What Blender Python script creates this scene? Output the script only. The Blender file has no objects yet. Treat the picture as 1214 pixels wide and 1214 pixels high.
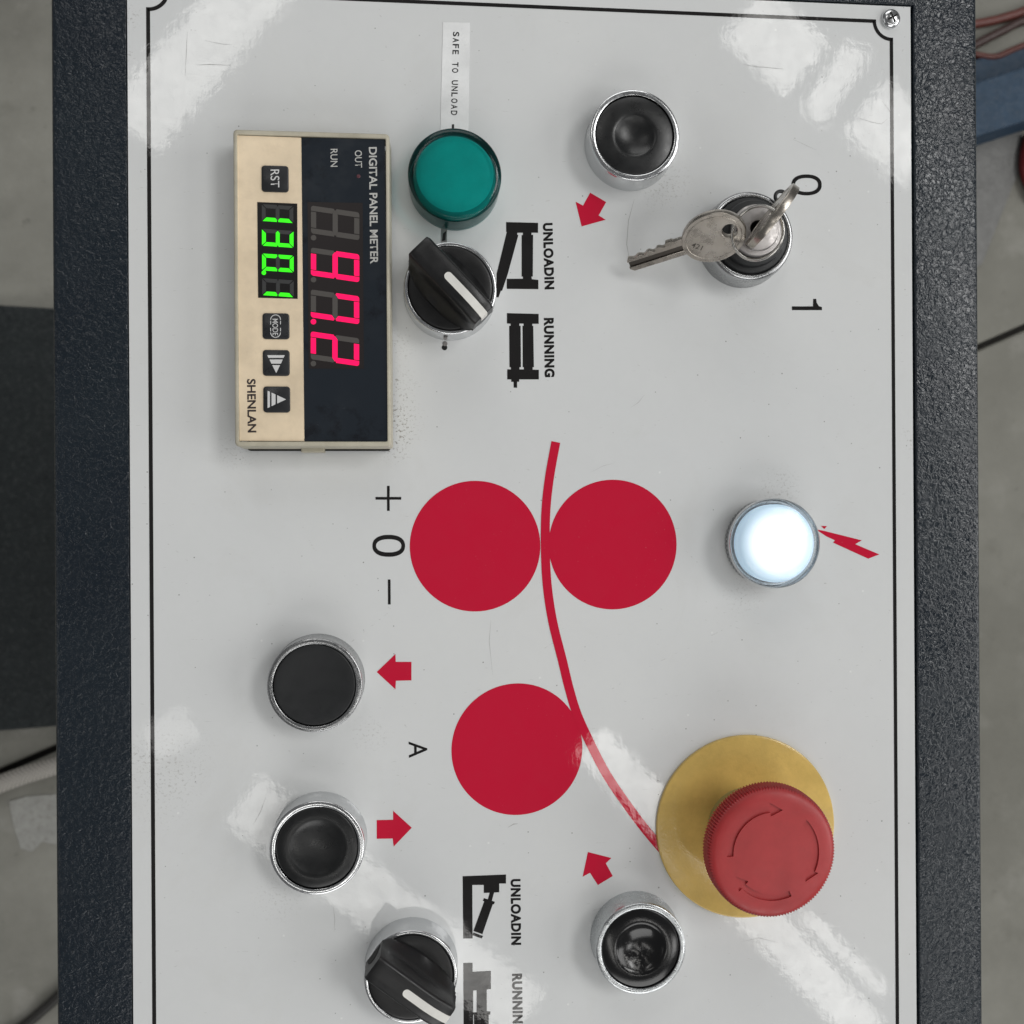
import bpy, bmesh, math, random
from mathutils import Vector, Matrix
random.seed(7)
scene = bpy.context.scene
col = scene.collection

# ------------------------------------------------------------------ camera
FPX, CEN = 1100.0, 607.0                      # focal length and centre in photograph pixels
TILT, ROLL, D0 = math.atan(98 / 1100.0), -0.0061, 0.300
Fw = Vector((math.sin(TILT), 0, -math.cos(TILT)))
r0 = Vector((math.cos(TILT), 0, math.sin(TILT)))
Rt = r0 * math.cos(ROLL) + Vector((0, 1, 0)) * math.sin(ROLL)
Up = -r0 * math.sin(ROLL) + Vector((0, 1, 0)) * math.cos(ROLL)
CAM = -D0 * Fw
cd = bpy.data.cameras.new('camera')
cam = bpy.data.objects.new('camera', cd)
col.objects.link(cam)
cam.matrix_world = Matrix(((Rt.x, Up.x, -Fw.x, CAM.x), (Rt.y, Up.y, -Fw.y, CAM.y), (Rt.z, Up.z, -Fw.z, CAM.z), (0, 0, 0, 1)))
cd.sensor_width = 36
cd.lens = 36 * FPX / 1214
cd.clip_start, cd.clip_end = 0.01, 60
cd.dof.use_dof = True
cd.dof.focus_distance = 0.292
cd.dof.aperture_fstop = 22
scene.camera = cam

# ------------------------------------------------------------------ light of the hall (indoors)
world = bpy.data.worlds.new('World')
scene.world = world
world.use_nodes = True
bg = world.node_tree.nodes['Background']
bg.inputs[0].default_value = (0.98, 0.99, 1.0, 1)
bg.inputs[1].default_value = 0.125

def area_light(name, c, size, aim=None, rot=0.0, rad=5.0, colr=(1, 1, 1)):
    l = bpy.data.lights.new(name, 'AREA')
    l.shape = 'RECTANGLE'
    l.size, l.size_y = size
    l.energy = rad * math.pi * size[0] * size[1]
    l.color = colr
    o = bpy.data.objects.new(name, l)
    col.objects.link(o)
    o.location = c
    if aim is None:
        o.rotation_euler = (0, 0, math.radians(rot))
    else:
        d = Vector(aim) - Vector(c)
        o.rotation_euler = d.to_track_quat('-Z', 'Y').to_euler()
    return o

SKY = (1.0, 0.985, 0.95)
# roof lights, 5 m above the panel
area_light('roof_light', (-1.10, 2.80, 5), (1.75, 0.36), rot=50.5, rad=5.0, colr=SKY)
area_light('roof_light', (2.02, 2.76, 5), (0.50, 0.42), rot=-42, rad=5.5, colr=SKY)
area_light('roof_light', (2.38, 2.53, 5), (0.17, 0.50), rot=-34, rad=5.5, colr=SKY)
area_light('roof_light', (2.76, 2.24, 5), (0.50, 0.42), rot=-40, rad=6.0, colr=SKY)
area_light('roof_light', (-0.28, -2.24, 5), (2.05, 0.32), rot=-39, rad=4.4, colr=SKY)
area_light('roof_light', (1.73, -2.22, 5), (2.45, 0.23), rot=-47, rad=6.0, colr=SKY)
area_light('roof_light', (2.40, -2.62, 5), (0.70, 0.08), rot=-44, rad=5.5, colr=SKY)
area_light('roof_light', (-1.47, -1.22, 5), (0.26, 0.20), rot=30, rad=2.6, colr=SKY)
# wide roof lights, then unseen windows added on four sides for side light
WIN = (1.0, 0.995, 0.98)
area_light('roof_light', (3.80, 1.75, 5), (1.7, 2.8), rad=8.0, colr=WIN)
area_light('roof_light', (3.85, -3.0, 5), (1.5, 1.5), rad=4.5, colr=WIN)
area_light('unseen_window', (5.5, -0.6, 2.6), (4.5, 2.6), aim=(0, 0, 0.2), rad=3.0, colr=WIN)
area_light('unseen_window', (1.0, -5.6, 3.4), (4.5, 2.8), aim=(0, 0, 0.2), rad=2.6, colr=WIN)
area_light('unseen_window', (-5.6, -0.5, 2.8), (4.5, 2.6), aim=(0, 0, 0.2), rad=0.6, colr=WIN)
area_light('unseen_window', (0.0, 5.8, 3.2), (4.5, 2.6), aim=(0, 0, 0.2), rad=1.9, colr=WIN)

vs = scene.view_settings
vs.view_transform = 'Standard'
vs.look = 'None'
vs.exposure = 0.09
vs.gamma = 1.0
scene.render.engine = 'CYCLES'
scene.render.resolution_x = scene.render.resolution_y = 1024
scene.cycles.max_bounces = 6
scene.cycles.transparent_max_bounces = 12

# ------------------------------------------------------------------ helpers
MM = 0.001

def U(px, py, z=0.0):
    """photograph pixel -> world point (metres) on the level plane z (in mm above the plate)"""
    d = Fw + Rt * ((px - CEN) / FPX) - Up * ((py - CEN) / FPX)
    k = (z * MM - CAM.z) / d.z
    return CAM + d * k

ORG = {}

def empty(name, loc, label, cat, group=None):
    o = bpy.data.objects.new(name, None)
    col.objects.link(o)
    o.empty_display_size = 0.01
    o.location = loc
    ORG[o] = Vector(loc)
    o['label'] = label
    o['category'] = cat
    if group:
        o['group'] = group
    return o

def finish(name, me, mat, parent, smooth=None, origin=None):
    """link mesh whose vertices are in WORLD metres; parts share their thing's origin"""
    org = ORG[parent] if parent is not None else Vector(origin or (0, 0, 0))
    me.transform(Matrix.Translation(-org))
    if mat is not None:
        me.materials.clear()
        me.materials.append(mat)
    if smooth is not None:
        for p in me.polygons:
            p.use_smooth = True
        me.set_sharp_from_angle(angle=math.radians(smooth))
    o = bpy.data.objects.new(name, me)
    col.objects.link(o)
    if parent is not None:
        o.parent = parent
    else:
        o.location = org
    ORG[o] = org
    return o

def mesh(name, vf, mat, parent, smooth=None, origin=None, M=None):
    v, f = vf
    me = bpy.data.meshes.new(name)
    me.from_pydata([tuple(x) for x in v], [], f)
    if M is not None:
        me.transform(M)
    bm = bmesh.new()
    bm.from_mesh(me)
    bmesh.ops.recalc_face_normals(bm, faces=bm.faces)
    bm.to_mesh(me)
    bm.free()
    me.update()
    return finish(name, me, mat, parent, smooth, origin)

def join(*parts):
    V, Fc = [], []
    for v, f in parts:
        b = len(V)
        V += list(v)
        Fc += [tuple(i + b for i in q) for q in f]
    return V, Fc

def lathe(prof, n=96, rf=None, c=(0, 0, 0)):
    """prof: (r, z) in mm; returns metres around c (metres)"""
    V, Fc = [], []
    for j, (r, z) in enumerate(prof):
        for i in range(n):
            a = 2 * math.pi * i / n
            rr = rf(j, i, r) if rf else r
            V.append((c[0] + rr * math.cos(a) * MM, c[1] + rr * math.sin(a) * MM, c[2] + z * MM))
    for j in range(len(prof) - 1):
        for i in range(n):
            k = (i + 1) % n
            Fc.append((j * n + i, j * n + k, (j + 1) * n + k, (j + 1) * n + i))
    if prof[-1][0] < 0.3:
        Fc.append(tuple((len(prof) - 1) * n + i for i in range(n)))
    return V, Fc

def prism(pts, z0, z1, ch=0.0):
    """pts: world xy (m); z in mm; closed solid with a chamfered top edge"""
    n = len(pts)
    cx = sum(p[0] for p in pts) / n
    cy = sum(p[1] for p in pts) / n
    area = sum(pts[i][0] * pts[(i + 1) % n][1] - pts[(i + 1) % n][0] * pts[i][1] for i in range(n))
    P = [Vector((p[0], p[1])) for p in pts]
    if area < 0:
        P.reverse()
    rings = [(0, z0), (0, z1)] if ch == 0 else [(0, z0), (0, z1 - ch), (ch * 0.35, z1 - ch * 0.3), (ch, z1)]
    V, Fc = [], []
    for off, z in rings:
        for i in range(n):
            a, b, c = P[i - 1], P[i], P[(i + 1) % n]
            e1, e2 = (b - a).normalized(), (c - b).normalized()
            n1, n2 = Vector((-e1.y, e1.x)), Vector((-e2.y, e2.x))
            m = n1 + n2
            m = m / max(0.3, m.dot(n1)) if m.length > 1e-6 else n1
            q = b + m * off * MM
            V.append((q.x, q.y, z * MM))
    R = len(rings)
    for j in range(R - 1):
        for i in range(n):
            k = (i + 1) % n
            Fc.append((j * n + i, j * n + k, (j + 1) * n + k, (j + 1) * n + i))
    Fc.append(tuple(range(n))[::-1])
    Fc.append(tuple((R - 1) * n + i for i in range(n)))
    return V, Fc

def rrect(cx, cy, w, h, r, n=5):
    """rounded rectangle, metres centre, mm sizes"""
    out = []
    for sx, sy, a0 in ((1, 1, 0), (-1, 1, 90), (-1, -1, 180), (1, -1, 270)):
        for i in range(n + 1):
            a = math.radians(a0 + 90 * i / n)
            out.append((cx + (sx * (w / 2 - r) + r * math.cos(a)) * MM, cy + (sy * (h / 2 - r) + r * math.sin(a)) * MM))
    return out

def pxpoly(pts, z):
    return [U(x, y, z) for x, y in pts], [tuple(range(len(pts)))]

def sc(pts, ox, oy, s):
    return [(ox + x / s, oy + y / s) for x, y in pts]

def text_mesh(s, bold=0.0, space=1.0):
    cu = bpy.data.curves.new('lettering', 'FONT')
    cu.body = s
    cu.offset = bold
    cu.space_character = space
    o = bpy.data.objects.new('lettering', cu)
    col.objects.link(o)
    dg = bpy.context.evaluated_depsgraph_get()
    me = bpy.data.meshes.new_from_object(o.evaluated_get(dg))
    bpy.data.objects.remove(o)
    bpy.data.curves.remove(cu)
    return me

def text(name, s, p0, p1, cap, z, mat, parent, bold=0.0, space=1.0, label=None):
    """text on the level plane z, baseline from pixel p0 to p1 (reading), cap height in pixels to its left-hand side"""
    me = text_mesh(s, bold, space)
    xs = [v.co.x for v in me.vertices]
    ys = [v.co.y for v in me.vertices]
    x0, x1, y0, y1 = min(xs), max(xs), min(ys), max(ys)
    A, B = U(*p0, z), U(*p1, z)
    ex = B - A
    d = Vector((p1[0] - p0[0], p1[1] - p0[1])).normalized()
    T = U(p0[0] + d.y * cap, p0[1] - d.x * cap, z)
    ey = T - A
    for v in me.vertices:
        q = A + ex * ((v.co.x - x0) / (x1 - x0)) + ey * ((v.co.y - y0) / (y1 - y0))
        v.co = q
    o = finish(name, me, mat, parent)
    if label:
        o['label'] = label
    return o

# ------------------------------------------------------------------ materials
def mat(name, colr, rough=0.5, metal=0.0, spec=0.5, coat=0.0, emit=None, estr=0.0):
    m = bpy.data.materials.new(name)
    m.use_nodes = True
    b = m.node_tree.nodes['Principled BSDF']
    b.inputs['Base Color'].default_value = (*colr, 1)
    b.inputs['Roughness'].default_value = rough
    b.inputs['Metallic'].default_value = metal
    b.inputs['Specular IOR Level'].default_value = spec
    b.inputs['Coat Weight'].default_value = coat
    b.inputs['Coat Roughness'].default_value = 0.06
    if emit:
        b.inputs['Emission Color'].default_value = (*emit, 1)
        b.inputs['Emission Strength'].default_value = estr
    return m

class NT:
    def __init__(s, m):
        s.m = m
        s.t = m.node_tree
        s.b = s.t.nodes['Principled BSDF']
        g = s.t.nodes.new('ShaderNodeNewGeometry')
        s.pos = g.outputs['Position']
    def n(s, kind, **kw):
        return s.t.nodes.new(kind)
    def link(s, a, b):
        s.t.links.new(a, b)
    def noise(s, scale, detail=3, rough=0.5, vec=None, dist=0.0):
        n = s.n('ShaderNodeTexNoise')
        n.inputs['Scale'].default_value = scale
        n.inputs['Detail'].default_value = detail
        n.inputs['Roughness'].default_value = rough
        n.inputs['Distortion'].default_value = dist
        s.link(vec or s.pos, n.inputs['Vector'])
        return n.outputs['Fac']
    def voro(s, scale, feature='F1', dims='2D', vec=None, out='Distance'):
        n = s.n('ShaderNodeTexVoronoi')
        n.voronoi_dimensions = dims
        n.feature = feature
        n.inputs['Scale'].default_value = scale
        s.link(vec or s.pos, n.inputs['Vector'])
        return n.outputs[out] if out else n
    def ramp(s, x, a, b, va=0.0, vb=1.0):
        n = s.n('ShaderNodeMapRange')
        n.inputs['From Min'].default_value = a
        n.inputs['From Max'].default_value = b
        n.inputs['To Min'].default_value = va
        n.inputs['To Max'].default_value = vb
        s.link(x, n.inputs['Value'])
        return n.outputs['Result']
    def math(s, op, a, b):
        n = s.n('ShaderNodeMath')
        n.operation = op
        for i, v in enumerate((a, b)):
            if isinstance(v, (int, float)):
                n.inputs[i].default_value = v
            else:
                s.link(v, n.inputs[i])
        return n.outputs[0]
    def mix(s, fac, a, b):
        n = s.n('ShaderNodeMix')
        n.data_type = 'RGBA'
        if isinstance(fac, (int, float)):
            n.inputs['Factor'].default_value = fac
        else:
            s.link(fac, n.inputs['Factor'])
        for i, v in ((6, a), (7, b)):
            if isinstance(v, tuple):
                n.inputs[i].default_value = (*v, 1)
            else:
                s.link(v, n.inputs[i])
        return n.outputs[2]
    def blob(s, c, r):
        """1 inside a round area of the plate (centre metres, radius metres), fading to 0"""
        n = s.n('ShaderNodeVectorMath')
        n.operation = 'DISTANCE'
        n.inputs[1].default_value = c
        s.link(s.pos, n.inputs[0])
        return s.ramp(n.outputs['Value'], r, 0.15 * r)
    def scalevec(s, v, rot=0.0):
        n = s.n('ShaderNodeMapping')
        n.inputs['Scale'].default_value = v
        n.inputs['Rotation'].default_value = (0, 0, rot)
        s.link(s.pos, n.inputs['Vector'])
        return n.outputs['Vector']
    def bump(s, h, strength, dist, prev=None):
        n = s.n('ShaderNodeBump')
        n.inputs['Strength'].default_value = strength
        n.inputs['Distance'].default_value = dist
        s.link(h, n.inputs['Height'])
        if prev is not None:
            s.link(prev, n.inputs['Normal'])
        return n.outputs['Normal']
    def set(s, name, sock):
        s.link(sock, s.b.inputs[name])

def gloss_film(N):
    """slight orange peel of the laminated face, shared by the plate and its print"""
    h1 = N.noise(260, 1, 0.5)
    h2 = N.noise(1500, 1, 0.6)
    h3 = N.noise(1.0, 1, 0.5, vec=N.scalevec((620, 80, 1)))
    nrm = N.bump(h3, 0.5, 0.000009, N.bump(h2, 0.5, 0.000006, N.bump(h1, 0.4, 0.00003)))
    N.set('Normal', nrm)
    N.set('Specular IOR Level', N.ramp(N.noise(140, 4, 0.7, dist=0.5), 0.32, 0.68, 0.26, 0.5))
    N.set('Roughness', N.ramp(N.noise(45, 2, 0.65), 0.3, 0.75, 0.02, 0.05))

def plate_material():
    m = mat('plate_lacquer', (0.7, 0.71, 0.71), 0.13)
    N = NT(m)
    tone = N.noise(9, 4, 0.6)
    base = N.mix(N.ramp(tone, 0.3, 0.7), (0.672, 0.685, 0.688), (0.71, 0.72, 0.715))
    # sparse small specks
    vn = N.voro(210, out=None)
    sp, pick = vn.outputs['Distance'], vn.outputs['Color']
    sepx = N.n('ShaderNodeSeparateColor')
    N.link(pick, sepx.inputs[0])
    s1 = N.math('MULTIPLY', N.ramp(N.math('ADD', sp, N.math('MULTIPLY', N.noise(60, 2), 0.09)), 0.095, 0.06), N.ramp(sepx.outputs[0], 0.93, 0.95))
    base = N.mix(N.math('MULTIPLY', s1, 0.75), base, (0.10, 0.095, 0.085))
    # pale chips
    vn2 = N.voro(75, out=None)
    sp2, pick2 = vn2.outputs['Distance'], vn2.outputs['Color']
    sep2 = N.n('ShaderNodeSeparateColor')
    N.link(pick2, sep2.inputs[0])
    s2 = N.math('MULTIPLY', N.ramp(sp2, 0.035, 0.015), N.ramp(sep2.outputs[1], 0.92, 0.95))
    base = N.mix(N.math('MULTIPLY', s2, 0.7), base, (0.85, 0.86, 0.85))
    # grime in a few places
    fine = N.noise(1050, 3, 0.7)
    dots = N.ramp(fine, 0.55, 0.66)
    for (px, py, rr, am) in ((473, 508, 6, 1.0), (472, 490, 5, 1.0), (471, 500, 10, 1.0), (470, 455, 8, .8), (472, 410, 7, .6), (468, 530, 7, .9), (795, 215, 9, .55), (780, 232, 8, .4),
                             (205, 900, 16, .4), (190, 940, 15, .3), (160, 900, 9, .4), (925, 580, 9, .6), (880, 705, 9, .4), (880, 350, 9, .25),
                             (150, 65, 3.5, 1.0), (280, 535, 8, .5), (440, 870, 8, .4), (330, 1065, 10, .35), (1083, 520, 6, .5), (152, 20, 6, .6)):
        c = U(px, py)
        base = N.mix(N.math('MULTIPLY', N.math('MULTIPLY', N.blob((c.x, c.y, 0), rr * MM), dots), am * 0.7), base, (0.16, 0.135, 0.10))
    # smeared film of dirt
    sm = N.ramp(N.noise(28, 5, 0.7, dist=0.6), 0.56, 0.8)
    base = N.mix(N.math('MULTIPLY', sm, 0.16), base, (0.50, 0.48, 0.43))
    # hairline scratches
    def lines(rot, scl, th, keep):
        v = N.scalevec(scl, rot)
        w = N.voro(1.0, 'DISTANCE_TO_EDGE', '2D', v)
        return N.math('MULTIPLY', N.ramp(w, th, 0.0), N.ramp(N.noise(22, 2, 0.5, vec=v), keep, keep + 0.05))
    sA = lines(0.35, (16, 60, 1), 0.006, 0.62)
    sB = lines(1.5, (18, 50, 1), 0.006, 0.64)
    scr = N.math('MAXIMUM', sA, sB)
    base = N.mix(N.math('MULTIPLY', scr, 0.4), base, (0.33, 0.32, 0.3))
    N.set('Base Color', base)
    gloss_film(N)
    return m

def print_material(name, c, wear=0.15):
    m = mat(name, c, 0.13)
    N = NT(m)
    f = N.ramp(N.noise(900, 3, 0.7), 0.66, 0.74)
    g = N.ramp(N.noise(30, 3, 0.6), 0.45, 0.7)
    b = N.mix(N.math('MULTIPLY', N.math('MULTIPLY', f, g), wear), c, (0.6, 0.5, 0.5))
    N.set('Base Color', b)
    gloss_film(N)
    return m

def hammered():
    m = mat('hammered_enamel', (0.012, 0.017, 0.022), 0.2, spec=0.5)
    N = NT(m)
    mp = N.scalevec((1, 1, 1))
    h1 = N.noise(620, 2, 0.55, vec=mp, dist=0.9)
    h2 = N.voro(420, 'SMOOTH_F1', '3D')
    N.set('Normal', N.bump(h2, 0.4, 0.0003, N.bump(h1, 0.8, 0.00055)))
    t = N.noise(14, 4, 0.6)
    base = N.mix(N.ramp(t, 0.35, 0.7), (0.007, 0.012, 0.019), (0.012, 0.019, 0.026))
    dust = N.ramp(N.noise(1500, 2, 0.6), 0.66, 0.74)
    base = N.mix(N.math('MULTIPLY', dust, 0.08), base, (0.35, 0.37, 0.38))
    N.set('Base Color', base)
    N.set('Roughness', N.ramp(N.noise(60, 3, 0.6), 0.3, 0.7, 0.16, 0.3))
    return m

def chrome(name, rough=0.16, c=(0.66, 0.67, 0.68), pits=0.0):
    m = mat(name, c, rough, 1.0)
    N = NT(m)
    N.set('Roughness', N.ramp(N.noise(500, 4, 0.7), 0.3, 0.75, rough * 0.7, rough * 1.9))
    p = N.ramp(N.noise(1300, 3, 0.7), 0.68, 0.73)
    N.set('Base Color', N.mix(N.math('MULTIPLY', p, max(0.0, 0.35 + pits * 1.4)), c, (0.09, 0.085, 0.08)))
    N.set('Normal', N.bump(N.noise(900, 3, 0.6), max(0.04, 0.25 + pits), 0.00006))
    return m

def plastic(name, c, rough=0.35, grain=0.12, dirt=None, dirt_amt=0.0, spec=0.5, bumpd=0.00004, scale=2200):
    m = mat(name, c, rough, spec=spec)
    N = NT(m)
    k = tuple(min(1, x * 1.18 + 0.004) for x in c)
    base = N.mix(N.ramp(N.noise(70, 4, 0.65), 0.3, 0.72), tuple(x * 0.92 for x in c), k)
    if dirt:
        d = N.ramp(N.noise(160, 5, 0.75), 0.5, 0.75)
        base = N.mix(N.math('MULTIPLY', d, dirt_amt), base, dirt)
    N.set('Base Color', base)
    N.set('Roughness', N.ramp(N.noise(240, 4, 0.7), 0.3, 0.75, rough * 0.8, min(1, rough * 1.3)))
    N.set('Normal', N.bump(N.noise(scale, 2, 0.6), grain, bumpd))
    return m

def concrete():
    m = mat('concrete', (0.27, 0.265, 0.235), 0.75)
    N = NT(m)
    a = N.noise(5, 6, 0.65)
    b = N.noise(22, 5, 0.65)
    base = N.mix(N.ramp(a, 0.3, 0.7), (0.17, 0.167, 0.145), (0.31, 0.305, 0.27))
    base = N.mix(N.ramp(b, 0.58, 0.75, 0, 0.45), base, (0.13, 0.125, 0.105))
    base = N.mix(N.ramp(N.noise(55, 3, 0.6), 0.66, 0.76, 0, 0.5), base, (0.10, 0.095, 0.085))
    base = N.mix(N.ramp(N.noise(13, 4, 0.6), 0.58, 0.74, 0, 0.4), base, (0.44, 0.43, 0.40))
    shade_blotch = N.math('MULTIPLY', N.blob((0.95, -0.1, -0.85), 1.1), N.ramp(N.noise(3, 4, 0.6), 0.3, 0.55, 0.55, 1.0))  # painted shade that tones down the brightly lit right-hand floor, with brown blotches
    base = N.mix(N.math('MULTIPLY', shade_blotch, 0.6), base, (0.12, 0.117, 0.095))
    N.set('Base Color', base)
    N.set('Normal', N.bump(N.noise(120, 5, 0.7), 0.3, 0.0015))
    return m

M_plate = plate_material()
M_black = print_material('black_print', (0.016, 0.015, 0.015), 0.10)
M_red = print_material('red_print', (0.57, 0.011, 0.042), 0.22)
M_frame = hammered()
M_chrome = chrome('chrome_ring', 0.15)
M_chrome_worn = chrome('worn_chrome_ring', 0.24, (0.58, 0.60, 0.61), 0.4)
M_chrome_dark = chrome('dark_chrome_ring', 0.2, (0.42, 0.425, 0.43), 0.1)
M_cap = plastic('black_rubbed_plastic', (0.008, 0.0085, 0.009), 0.3, 0.25)
M_cap_matte = plastic('black_matte_plastic', (0.008, 0.009, 0.010), 0.45, 0.3)
M_knob = plastic('black_knob_plastic', (0.006, 0.006, 0.0065), 0.36, 0.3)
M_white = plastic('white_pointer_paint', (0.72, 0.71, 0.67), 0.4, 0.2)
M_estop = plastic('red_mushroom_plastic', (0.38, 0.026, 0.028), 0.42, 0.25, (0.32, 0.03, 0.03), 0.4)
M_yellow = plastic('yellow_backing_plate', (0.62, 0.43, 0.125), 0.16, 0.45, (0.40, 0.27, 0.08), 0.3, bumpd=0.0001, scale=1400)
M_yellow_dull = plastic('dull_yellow_plastic', (0.36, 0.29, 0.10), 0.5)
M_rim = plastic('beige_grey_housing', (0.46, 0.43, 0.34), 0.42, 0.2, (0.25, 0.21, 0.14), 0.3)
M_beige = plastic('beige_front_foil', (0.77, 0.635, 0.455), 0.36, 0.2, (0.58, 0.46, 0.32), 0.3)
M_window = mat('dark_acrylic_window', (0.016, 0.021, 0.028), 0.12)
N = NT(M_window)
N.set('Base Color', N.mix(N.ramp(N.noise(70, 5, 0.7), 0.55, 0.66), (0.016, 0.021, 0.028), (0.009, 0.011, 0.015)))
N.set('Roughness', N.ramp(N.noise(50, 4, 0.7), 0.4, 0.7, 0.08, 0.3))
M_module = mat('smoked_led_module', (0.022, 0.018, 0.018), 0.25)
M_led_bg = mat('black_display_window', (0.012, 0.011, 0.011), 0.2)
M_unlit = mat('unlit_segment', (0.085, 0.078, 0.072), 0.4)
M_unlit_g = mat('unlit_small_segment', (0.045, 0.046, 0.046), 0.4)
M_red_led = mat('red_led_segment', (0.35, 0.0, 0.05), 0.4, emit=(1.0, 0.0, 0.095), estr=0.95)
M_green_led = mat('green_led_segment', (0.02, 0.35, 0.0), 0.4, emit=(0.035, 1.0, 0.012), estr=0.9)
M_key_black = plastic('black_key_pad', (0.016, 0.017, 0.019), 0.3, 0.15)
M_key_white = mat('key_legend', (0.66, 0.66, 0.66), 0.4)
M_legend = mat('grey_legend', (0.52, 0.52, 0.50), 0.4)
M_brown = mat('brown_legend', (0.035, 0.025, 0.025), 0.4)
M_nickel = mat('nickel_key', (0.44, 0.405, 0.36), 0.26, 1.0)
N = NT(M_nickel)
N.set('Roughness', N.ramp(N.noise(300, 3, 0.6), 0.3, 0.7, 0.22, 0.34))
N.set('Base Color', N.mix(N.ramp(N.noise(120, 4, 0.65), 0.35, 0.7), (0.40, 0.365, 0.32), (0.50, 0.465, 0.42)))
M_lock = chrome('lock_barrel', 0.36, (0.40, 0.38, 0.37), -0.2)
M_groove = mat('dark_key_groove', (0.10, 0.09, 0.08), 0.35, 1.0)
M_wire = chrome('key_ring_wire', 0.16, (0.55, 0.53, 0.50))
M_hole = mat('dark_cavity', (0.006, 0.006, 0.006), 0.8)
M_sticker = plastic('white_tape', (0.78, 0.79, 0.79), 0.3, 0.1)
M_black_ink = mat('tape_ink', (0.012, 0.012, 0.013), 0.4)
M_gasket = mat('black_gasket', (0.008, 0.008, 0.008), 0.6)
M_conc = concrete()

# ------------------------------------------------------------------ floor and things on it, 850 mm below the plate
FZ = -850.0
floor = mesh('floor', ([(-3, -3, -0.868), (3.4, -3, -0.868), (3.4, 3, -0.868), (-3, 3, -0.868)], [(0, 1, 2, 3)]), plastic('joint_filler', (0.03, 0.028, 0.024), 0.9), None)
floor['kind'] = 'structure'
j0, j1 = U(1165, 409.5, FZ), U(30, 903, FZ)
jd = (j0 - j1).normalized()
jn = Vector((-jd.y, jd.x, 0))
a0, a1 = j0 - jd * 3.4, j0 + jd * 2.6
for sgn in (1, -1):
    e0, e1 = a0 + jn * sgn * 0.004, a1 + jn * sgn * 0.004
    far0, far1 = a0 + jn * sgn * 3.2, a1 + jn * sgn * 3.2
    P = [(e0.x, e0.y), (e1.x, e1.y), (far1.x, far1.y), (far0.x, far0.y)]
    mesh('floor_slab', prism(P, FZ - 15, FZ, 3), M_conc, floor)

def tube(pts, r, n=14, seg=8):
    """smooth tube through world points (m), r in m"""
    P = [Vector(p) for p in pts]
    path = []
    for i in range(len(P) - 1):
        p0, p1, p2, p3 = P[max(i - 1, 0)], P[i], P[i + 1], P[min(i + 2, len(P) - 1)]
        for k in range(seg):
            t = k / seg
            path.append(0.5 * ((2 * p1) + (p2 - p0) * t + (2 * p0 - 5 * p1 + 4 * p2 - p3) * t * t + (3 * p1 - p0 - 3 * p2 + p3) * t ** 3))
    path.append(P[-1])
    V, Fc = [], []
    for i, p in enumerate(path):
        t = (path[min(i + 1, len(path) - 1)] - path[max(i - 1, 0)]).normalized()
        s = t.cross(Vector((0, 0, 1))) if abs(t.z) < 0.95 else t.cross(Vector((1, 0, 0)))
        s.normalize()
        u = s.cross(t)
        for k in range(n):
            a = 2 * math.pi * k / n
            V.append(p + (s * math.cos(a) + u * math.sin(a)) * r)
    L = len(path)
    for i in range(L - 1):
        for k in range(n):
            q = (k + 1) % n
            Fc.append((i * n + k, i * n + q, (i + 1) * n + q, (i + 1) * n + k))
    Fc.append(tuple(range(n)))
    Fc.append(tuple((L - 1) * n + k for k in range(n)))
    return V, Fc

def tag(o, label, cat, group=None):
    o['label'] = label
    o['category'] = cat
    if group:
        o['group'] = group
    return o

# dark steel base plate to the left
m = plastic('dark_steel_plate', (0.015, 0.019, 0.020), 0.3, 0.2, (0.07, 0.075, 0.075), 0.5)
pl = [U(-160, 352, FZ + 14), U(95, 367, FZ + 14), U(95, 859, FZ + 14), U(-160, 880, FZ + 14)]
tag(mesh('steel_plate', prism([(p.x, p.y) for p in pl], FZ, FZ + 14, 2), m, None, origin=pl[0]), 'dark steel base plate lying on the concrete beside the console', 'plate')

def braid():
    m = mat('grey_braid', (0.42, 0.40, 0.36), 0.6)
    N = NT(m)
    w1 = N.n('ShaderNodeTexWave'); w2 = N.n('ShaderNodeTexWave')
    for w, rot in ((w1, 0.5), (w2, -1.1)):
        w.inputs['Scale'].default_value = 90
        N.link(N.scalevec((1, 1, 1), rot), w.inputs['Vector'])
    c = N.math('MULTIPLY', w1.outputs['Fac'], w2.outputs['Fac'])
    N.set('Base Color', N.mix(c, (0.30, 0.28, 0.25), (0.75, 0.72, 0.67)))
    N.set('Normal', N.bump(c, 0.6, 0.002))
    return m
hp = [U(-120, 975, FZ + 9), U(-40, 945, FZ + 9), U(20, 922, FZ + 9), U(65, 908, FZ + 9), U(120, 888, FZ + 9)]
tag(mesh('braided_hose', tube(hp, 0.0105), braid(), None, 60, origin=hp[2]), 'pale grey braided hose lying along the floor joint', 'hose')
pp = [U(*p, FZ + 1) for p in ((10, 950), (30, 944), (66, 941), (72, 965), (72, 1003), (50, 998), (38, 1010), (24, 1006), (16, 980))]
mesh('cement_patch', prism([(p.x, p.y) for p in pp], FZ - 1, FZ + 1.2, 0.8), plastic('pale_cement', (0.33, 0.33, 0.31), 0.8, 0.5, (0.20, 0.19, 0.17), 0.8), floor)
cp = [U(-20, 1245, FZ + 6), U(20, 1222, FZ + 6), U(48, 1200, FZ + 6), U(80, 1170, FZ + 6), U(110, 1130, FZ + 6)]
tag(mesh('black_cable', tube(cp, 0.006), mat('black_cable_sheath', (0.02, 0.019, 0.017), 0.5), None, 60, origin=cp[2]), 'black cable on the concrete running in under the console', 'cable')

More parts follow.
